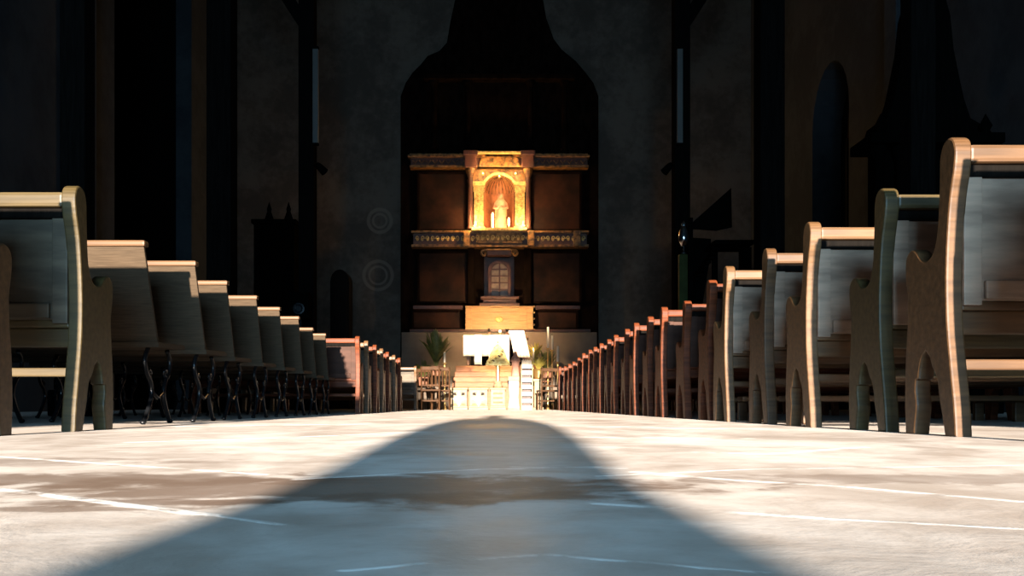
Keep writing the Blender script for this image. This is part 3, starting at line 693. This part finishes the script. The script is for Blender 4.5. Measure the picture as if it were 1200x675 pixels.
# little scrolled pediment and arched window frame
bm = NB(); rb(569, 600, 291.5, 293, -.02, .35, .006, bm); obj('pediment_top', bm, 'gold_dim', t)
obj('pediment_panel', rb(571, 599, 293, 298.5, .05, .35, .01), 'retablo_red', t)
for c, sg in ((567, 1), (603.5, -1)):
    bm = NB(); tube(bm, [(rx(c)-ox+.10*(1-j/18)*math.cos(j*.6)*sg, .10, rz(296)+.11*(1-j/18)*math.sin(j*.6)) for j in range(15)], .035, 8); obj('volute', bm, 'gold_dim', t)
def archpts(c, hw_, ptop, pbot, n=10):
    rr_ = hw_; return [(rx(c+hw_)-ox, rz(pbot))]+[(rx(c)-ox+rr_*R/F*math.cos(k*PI/n), rz(ptop+rr_)+rr_*R/F*math.sin(k*PI/n)) for k in range(0, n+1)]+[(rx(c-hw_)-ox, rz(pbot))]
bm = NB(); o1 = archpts(585.5, 13.5, 303, 347); i1 = archpts(585.5, 9.5, 307, 347)
prism(bm, o1+i1[::-1], lambda u, z, tt: (u, .20+tt, z), .15, .008); obj('arched_frame', bm, 'retablo_red', t)
M['dim_pane'] = mat('dusty_pane', (.22, .15, .09), .4, var=.4, scale=8)
pn = obj('arched_pane', prism(NB(), i1, lambda u, z, tt: (u, .29+tt, z), .05), 'dim_pane', t)
bm = NB(); rb(584.6, 586.4, 307, 347, .25, .30, .003, bm)
for p_ in (314, 322, 330, 338): rb(576, 595, p_-.7, p_+.7, .25, .30, .003, bm)
obj('glazing_bars', bm, 'retablo_red', pn)
bm = NB(); rb(563, 608, 347, 350, -.02, .35, .012, bm); rb(566, 605, 350, 355, .04, .35, .02, bm); rb(562, 609, 355, 358.5, -.04, .35, .012, bm); obj('pedestal_moulding', bm, 'retablo_red', t)
# broad warm panel over the altar
M['ochre_panel'] = mat('ochre_panel', (.50, .27, .10), .5, var=.35, scale=3, stretch=(1,1,10), bump=.3)
bm = NB(); rb(547, 625, 360, 388, .08, .35, .01, bm); obj('base_panel', bm, 'ochre_panel', t)
bm = NB()
for p_ in (359, 366, 373, 380, 386): rb(545, 627, p_-.7, p_+.7, .04, .35, .006, bm)
obj('panel_mouldings', bm, 'ochre_panel', t)
for c in (549, 621): obj('panel_pilaster', rb(c-3.5, c+3.5, 359, 387, .0, .35, .01), 'ochre_panel', t)
obj('boss', ball(NB(), (rx(585)-ox, .06, rz(374)), .09, sx=1.4, sy=.5), 'gold', t)
bm = NB(); rb(484, 542, 358, 362, .0, .35, .01, bm); rb(628, 680, 358, 362, .0, .35, .01, bm); rb(480, 692, 386, 389, -.04, .35, .01, bm); obj('base_moulding', bm, 'retablo_red', t)
bm = NB(); rb(470, 700, 389, 480.5, .12, .35, .01, bm); obj('base', bm, mat('base_plaster', (.22, .16, .11), .7, var=.3, scale=2), t)
# upper dark tier details
for c in (508, 548, 622, 662): obj('upper_column', lathe(NB(), [(.14, rz(178)), (.14, rz(174)), (.09, rz(170)), (.08, rz(100)), (.13, rz(95)), (.13, rz(92))], c=(rx(c)-ox, .2, 0), n=14), 'retablo', t)
obj('upper_cornice', rb(496, 674, 86, 92, .0, .35, .02), 'retablo', t)
# statue in the niche, and the lamps
t2 = thing('niche_statue', 'rose-robed statue of a standing figure in the glowing gilded niche', 'statue', (rx(587), R+.45, rz(268.3))); robed_figure(t2, 1.12, 'pink_cloth', 'cream')
def tube_lamp(px, p0, p1, y, label, e, r=.03):
    t3 = thing('niche_lamp', label, 'lamp', (rx(px), R+y, rz(268.3)), group='small lamps in the altarpiece niche')
    z0, z1_ = rz(p1)-rz(268.3), rz(p0)-rz(268.3)
    obj('holder', lathe(NB(), [(.05, 0), (.045, .02), (.02, .035), (.02, max(.04, z0))], n=12), 'brass', t3)
    obj('bulb', lathe(NB(), [(.015, z0), (r, z0+.04), (r, z1_-.05), (.4*r, z1_-.01), (0, z1_)], n=12), 'bulb', t3, smoothf=True)
    lamp('lamp_light', (rx(px)-.0, R+y-.08, rz((p0+p1)/2)), e, (1, .62, .27), .03, t3)
    return t3
tube_lamp(577.3, 247, 266, .22, 'tall glowing lamp at the left of the statue in the niche', 12)
tube_lamp(596.5, 253, 263, .22, 'short glowing lamp at the right of the statue in the niche', 9)
# footlights on the sill, aimed up at the pilasters
def footlight(px, y, label, e, z=None, tgt=None):
    z = rz(268.0) if z is None else z
    t3 = thing('footlight', label, 'lamp', (rx(px), R+y, z), group='small footlights on the altarpiece')
    obj('housing', lathe(NB(), [(.03, 0), (.035, .02), (.03, .04)], n=12), 'brass', t3)
    obj('bulb', ball(NB(), (0, 0, .06), .022, seg=10), 'bulb', t3, smoothf=True)
    lamp('lamp_light', (rx(px), R+y-.20, z+.22), e, (1, .60, .24), .04, t3)
footlight(556, -.14, 'small footlight on the sill before the left gilded pilaster', 105)
footlight(614, -.14, 'small footlight on the sill before the right gilded pilaster', 105)
footlight(585, -.14, 'small footlight in the middle of the crest cornice above the niche', 30, z=rz(198)-.3+.001)
for px_, sd in ((566, 'left'), (604, 'right')): footlight(px_, -.14, 'tiny lamp at the top of the %s gilded pilaster, beside the arch' % sd, 40, z=rz(207))

# lamps that light the altar
def spotlight(x, y, z, tgt, e, size, label, col=(1, .72, .42)):  # fixtures not seen on the posts, added to brighten the altar
    t3 = thing('spotlight', label, 'lamp', (x, y, z), group='spotlights added to light the altar')
    dr = (Vector(tgt)-Vector((x, y, z))).normalized(); q = dr.to_track_quat('Z', 'Y').to_matrix()
    bm = NB(); lathe(bm, [(.05, -.15), (.07, -.1), (.08, .0), (.09, .10), (.08, .10), (.065, .0), (0, -.01)], n=16)
    for v in bm.verts: v.co = q @ v.co
    obj('can', bm, 'black_wood', t3)
    lamp('lamp_light', (x+dr.x*.14, y+dr.y*.14, z+dr.z*.14), e, col, .06, t3, spot=size, target=tgt)
    sgn = 1 if x > 0 else -1
    obj('bracket', tube(NB(), [(0, 0, 0), (sgn*.2, .05, .1), (sgn*(4.0-abs(x)-.1), 19.5-y-.05, .1)], .02), 'black_wood', t3)
spotlight(-3.66, 19.3, 5.2, (.05, 23.4, 1.72), 5600, 19, 'spotlight added by the left post to light the altar')
spotlight(3.78, 19.3, 5.2, (.35, 23.4, 1.72), 5600, 19, 'spotlight added by the right post to light the altar')
t3 = thing('altar_lamp', 'small bright lamp standing on the altar table behind the cloth', 'lamp', (X(586, 24.1), 24.1, z1+.01))
obj('base', lathe(NB(), [(.06, 0), (.05, .03), (.015, .05), (.015, .12)], n=14), 'brass', t3)
obj('bulb', ball(NB(), (0, 0, .15), .035, seg=10), 'bulb', t3, smoothf=True)
lamp('lamp_light', (X(586, 24.1), 24.1, z1+.24), 420, (1, .66, .32), .06, t3, spot=125, target=(X(586, 24.1), 25.7, z1+.45), blend=.8)
for px in (573.5, 594):
    t3 = thing('flower_vase', 'small vase of dark flowers on the altar table, %s of the lamp' % ('left' if px < 585 else 'right'), 'vase', (X(px, 23.75), 23.75, z1+.012 if px < 585 else z1+.012), group='vases on the altar table')
    obj('vase', lathe(NB(), [(.03, 0), (.045, .03), (.02, .08), (.03, .10)], n=12), 'clay', t3)
    o = leafy(t3, 12, .09, .14, 'dark_wood', int(px), .02); o.location.z = .07

# ------------------------------------------------------------------ dark furniture of the side aisles
# tall confessional, left
dd = 22.0; t = thing('confessional', 'tall dark wooden confessional with two pointed finials, left of the altar', 'confessional', (X(321, dd), dd, 0))
bm = NB(); box(bm, -.5, .5, 0, .9, .1, Z(262, dd), .02); obj('cabinet', bm, 'black_wood', t)
obj('plinth', box(NB(), -.54, .54, -.04, .94, 0, .1, .01), 'black_wood', t)
obj('cornice', box(NB(), -.55, .55, -.06, .95, Z(262, dd), Z(257, dd), .02), 'black_wood', t)
for c in (312, 335): obj('finial', lathe(NB(), [(.13, Z(257, dd)), (.1, Z(252, dd)), (.05, Z(245, dd)), (.06, Z(242, dd)), (0, Z(233, dd))], c=(X(c, dd)-X(321, dd), .3, 0), n=12), 'black_wood', t)
obj('door', box(NB(), -.2, .2, -.03, 0, .15, 2.3, .01), 'dark_wood', t)
for sx in (-1, 1): obj('side_grille', box(NB(), sx*.35-.1, sx*.35+.1, -.03, 0, 1.0, 2.0, .01), 'dark_wood', t)
# dark loudspeaker on a stand near the far left post
dd = 18.6; t = thing('loudspeaker', 'dark box loudspeaker on a stand beside the far left post', 'loudspeaker', (X(352, dd), dd, 0))
zb, zt_ = Z(374, dd), Z(343, dd)
obj('cabinet', box(NB(), -.2, .2, -.16, .16, zb, zt_, .015), 'black_wood', t)
bm = NB(); lathe(bm, [(.11, 0), (.12, .01), (.09, .012), (.03, -.01), (0, -.005)], n=20)
for v in bm.verts: v.co = Vector((v.co.x, -.165-v.co.z, zb+.2+v.co.y))
obj('driver', bm, 'iron', t)
obj('pole', tube(NB(), [(0, 0, .1), (0, 0, zb)], .02), 'iron', t)
for k in range(3): obj('leg', tube(NB(), [(0, 0, .5), (.3*math.cos(k*2.1+.5), .3*math.sin(k*2.1+.5), .012)], .012), 'iron', t)
# dark draped cabinet before end wall
dd = 25.6; t = thing('tall_cabinet', 'tall narrow dark cabinet with a rounded top against the end wall, left', 'cabinet', (X(398, dd), dd, 0))
bm = NB(); zc_ = Z(330, dd); prism(bm, [(-.27, .08), (.27, .08), (.27, zc_)]+[(.27*math.cos(k*PI/10), zc_+.35*math.sin(k*PI/10)) for k in range(1, 10)]+[(-.27, zc_)], lambda u, z, tt: (u, tt, z), .6, .01); obj('case', bm, 'dark_wood', t)
obj('plinth', box(NB(), -.3, .3, -.03, .63, 0, .08, .01), 'dark_wood', t)
obj('door', box(NB(), -.2, .2, -.02, 0, .2, zc_-.1, .01), 'dark_wood', t)
# pulpit with sloping stair, right
dd = 17.0; t = thing('pulpit', 'dark raised pulpit landing with a sloping stair parapet, right of the nave', 'pulpit', (X(857, dd), dd, 0)); o_ = X(857, dd)
bm = NB(); prism(bm, [(X(a_, dd)-o_, Z(b_, dd)) for a_, b_ in ((811, 268), (812, 260), (857, 220), (858, 266), (840, 270))], lambda u, z, tt: (u, tt, z), .06, .008); obj('stair_parapet', bm, 'black_wood', t)
obj('landing', box(NB(), X(838, dd)-o_, X(884, dd)-o_, 0, .9, Z(286, dd), Z(281, dd), .01), 'black_wood', t)
obj('support_post', box(NB(), X(880, dd)-o_-.1, X(880, dd)-o_+.1, .3, .5, 0, Z(286, dd), .01), 'black_wood', t)
obj('support_post', box(NB(), X(843, dd)-o_-.05, X(843, dd)-o_+.05, .3, .4, 0, Z(286, dd), .01), 'black_wood', t)
bm = NB()
for k in range(9):
    px = 812+k*3.6; zz = Z(330-k*5, dd); box(bm, X(px, dd)-o_, X(px+4.5, dd)-o_, .08, .85, zz-.04, zz, .004)
obj('stair_treads', bm, 'black_wood', t)
bm = NB(); prism(bm, [(X(811, dd)-o_, Z(268, dd)), (X(811, dd)-o_, 0), (X(815, dd)-o_, 0), (X(846, dd)-o_, Z(286, dd)), (X(846, dd)-o_, Z(270, dd))], lambda u, z, tt: (u, .85+tt, z), .05); obj('stringer', bm, 'black_wood', t)
obj('newel', box(NB(), X(807, dd)-o_, X(812, dd)-o_, -.02, .08, 0, Z(255, dd), .008), 'black_wood', t)
obj('green_panel', box(NB(), X(796, dd)-o_, X(806, dd)-o_, .0, .12, 0, Z(298, dd), .008), 'green_paint', t)['label'] = 'green painted panel'
t = thing('glass_lantern', 'shiny lantern glinting at the lower end of the pulpit stair', 'lantern', (X(802, 16.9), 16.95, Z(298, 17.0)))
obj('globe', lathe(NB(), [(.0, .14), (.05, .15), (.10, .26), (.09, .42), (.04, .54), (0, .56)], n=16), 'chrome', t, smoothf=True)
obj('stem', lathe(NB(), [(.05, 0), (.05, .02), (.015, .04), (.015, .14)], n=12), 'iron', t)
obj('cap', lathe(NB(), [(.05, .54), (.05, .57), (.01, .62), (0, .63)], n=12), 'chrome', t)
# dark side altar, right
dd = 11.3; t = thing('side_altar', 'large dark carved side altar behind the right-hand pews', 'altar', (X(1098, dd), dd, 0)); o_ = X(1098, dd)
def sb(a0, a1, p0, p1, y0, y1, bev=.015, bm=None):
    bm = bm or NB(); return box(bm, X(a0, dd)-o_, X(a1, dd)-o_, y0, y1, max(0, Z(p1, dd)), Z(p0, dd), bev)
obj('base', sb(1024, 1172, 380, 485, -.1, .7), 'black_wood', t); obj('mensa', sb(1018, 1178, 372, 380, -.16, .7), 'black_wood', t)
obj('back_panel', sb(1040, 1156, 160, 372, .3, .6), 'black_wood', t)
for c in (1036, 1062, 1134, 1160): obj('column', lathe(NB(), [(.1, Z(372, dd)), (.1, Z(360, dd)), (.06, Z(350, dd)), (.055, Z(185, dd)), (.1, Z(175, dd)), (.1, Z(168, dd))], c=(X(c, dd)-o_, .15, 0), n=14), 'black_wood', t)
obj('cornice', sb(1020, 1176, 156, 168, -.05, .65), 'black_wood', t)
bm = NB(); prism(bm, [(X(a_, dd)-o_, Z(b_, dd)) for a_, b_ in ((1030, 156), (1034, 140), (1048, 132), (1056, 108), (1062, 80), (1068, 50), (1072, 10), (1080, -20), (1116, -20), (1124, 10), (1128, 50), (1134, 80), (1140, 108), (1148, 132), (1162, 140), (1166, 156))], lambda u, z, tt: (u, .2+tt, z), .3, .02); obj('crest', bm, 'black_wood', t)
for c in (1036, 1160): obj('finial', lathe(NB(), [(.08, Z(156, dd)), (.05, Z(150, dd)), (.08, Z(145, dd)), (0, Z(130, dd))], c=(X(c, dd)-o_, .1, 0), n=12), 'black_wood', t)
obj('ornament', prism(NB(), [(X(a_, dd)-o_, Z(b_, dd)) for a_, b_ in ((1064, 116), (1078, 113), (1078, 116), (1064, 119))], lambda u, z, tt: (u, .14+tt, z), .06), 'chrome', t)['label'] = 'small pale metal ornament'

# ------------------------------------------------------------------ the photographer, kneeling behind the camera
def person():
    root = thing('person', 'person in a navy coat kneeling behind the camera, casting the long floor shadow', 'person', (-.07, -3.2, 0))
    V = [((0, 0, .52), .17), ((0, .02, .70), .165), ((0, .04, .90), .19), ((0, .06, 1.06), .15), ((0, .08, 1.14), .065), ((0, .11, 1.24), .095), ((0, .12, 1.33), .07)]
    E = [(0, 1), (1, 2), (2, 3), (3, 4), (4, 5), (5, 6)]
    def add(p, r, frm): V.append((p, r)); E.append((frm, len(V)-1)); return len(V)-1
    for sx in (-1, 1):
        a = add((sx*.12, .03, .46), .12, 0); a = add((sx*.15, .18, .26), .10, a); a = add((sx*.16, .30, .085), .075, a); a = add((sx*.15, .05, .075), .065, a); a = add((sx*.14, -.16, .06), .045, a); a = add((sx*.15, -.30, .05), .04, a)
        a = add((sx*.20, .06, 1.04), .085, 3); a = add((sx*.27, .10, .85), .065, a); a = add((sx*.24, .24, .62), .05, a); a = add((sx*.17, .36, .42), .036, a); a = add((sx*.15, .40, .35), .03, a)
        palm = a; a = add((sx*.145, .425, .29), .028, a)
        for k, (dx, ln) in enumerate(((-.027, .055), (-.009, .065), (.009, .06), (.027, .05))):
            f = add((sx*.145+dx, .43, .255), .0095, a); f = add((sx*.145+dx, .445, .255-ln*.55), .009, f); add((sx*.145+dx, .438, .255-ln), .008, f)
        th = add((sx*.145-sx*.035, .435, .31), .011, palm); add((sx*.145-sx*.055, .445, .275), .009, th)
    V = [(Vector(p_)*1.0, r_*.92) for p_, r_ in V]
    me = bpy.data.meshes.new('body'); me.from_pydata([p for p, r in V], E, [])
    o = bpy.data.objects.new('body', me); C.objects.link(o); o.parent = root; me.materials.append(M['coat'])
    sk = o.modifiers.new('skin', 'SKIN'); sk.use_smooth_shade = True
    for i, (p, r) in enumerate(V): me.skin_vertices[0].data[i].radius = (r, r*(.8 if i < 4 else 1))
    me.skin_vertices[0].data[0].use_root = True
    ss = o.modifiers.new('sub', 'SUBSURF'); ss.levels = 1; ss.render_levels = 2
    bm = NB(); ball(bm, (0, .09, 1.27), .105, sy=1.05, sz=1.0, seg=20); obj('hair', bm, 'hair', root, smoothf=True)
    bm = NB(); ball(bm, (0, .165, 1.23), .07, sx=.9, sz=1.25, seg=16); ball(bm, (0, .238, 1.225), .015, sz=1.4, seg=8); obj('face', bm, 'skin', root, smoothf=True)
    bm = NB(); lathe(bm, [(.25, .005), (.25, .2), (.24, .36), (.22, .45), (.20, .62), (.21, .80), (.25, .98), (.25, 1.06), (.17, 1.12), (.08, 1.15)], n=24, c=(0, .04, 0), sy=.7); obj('coat', bm, 'coat', root, smoothf=True)
person()
bpy.data.objects['person'].scale = (1, .9, .87)
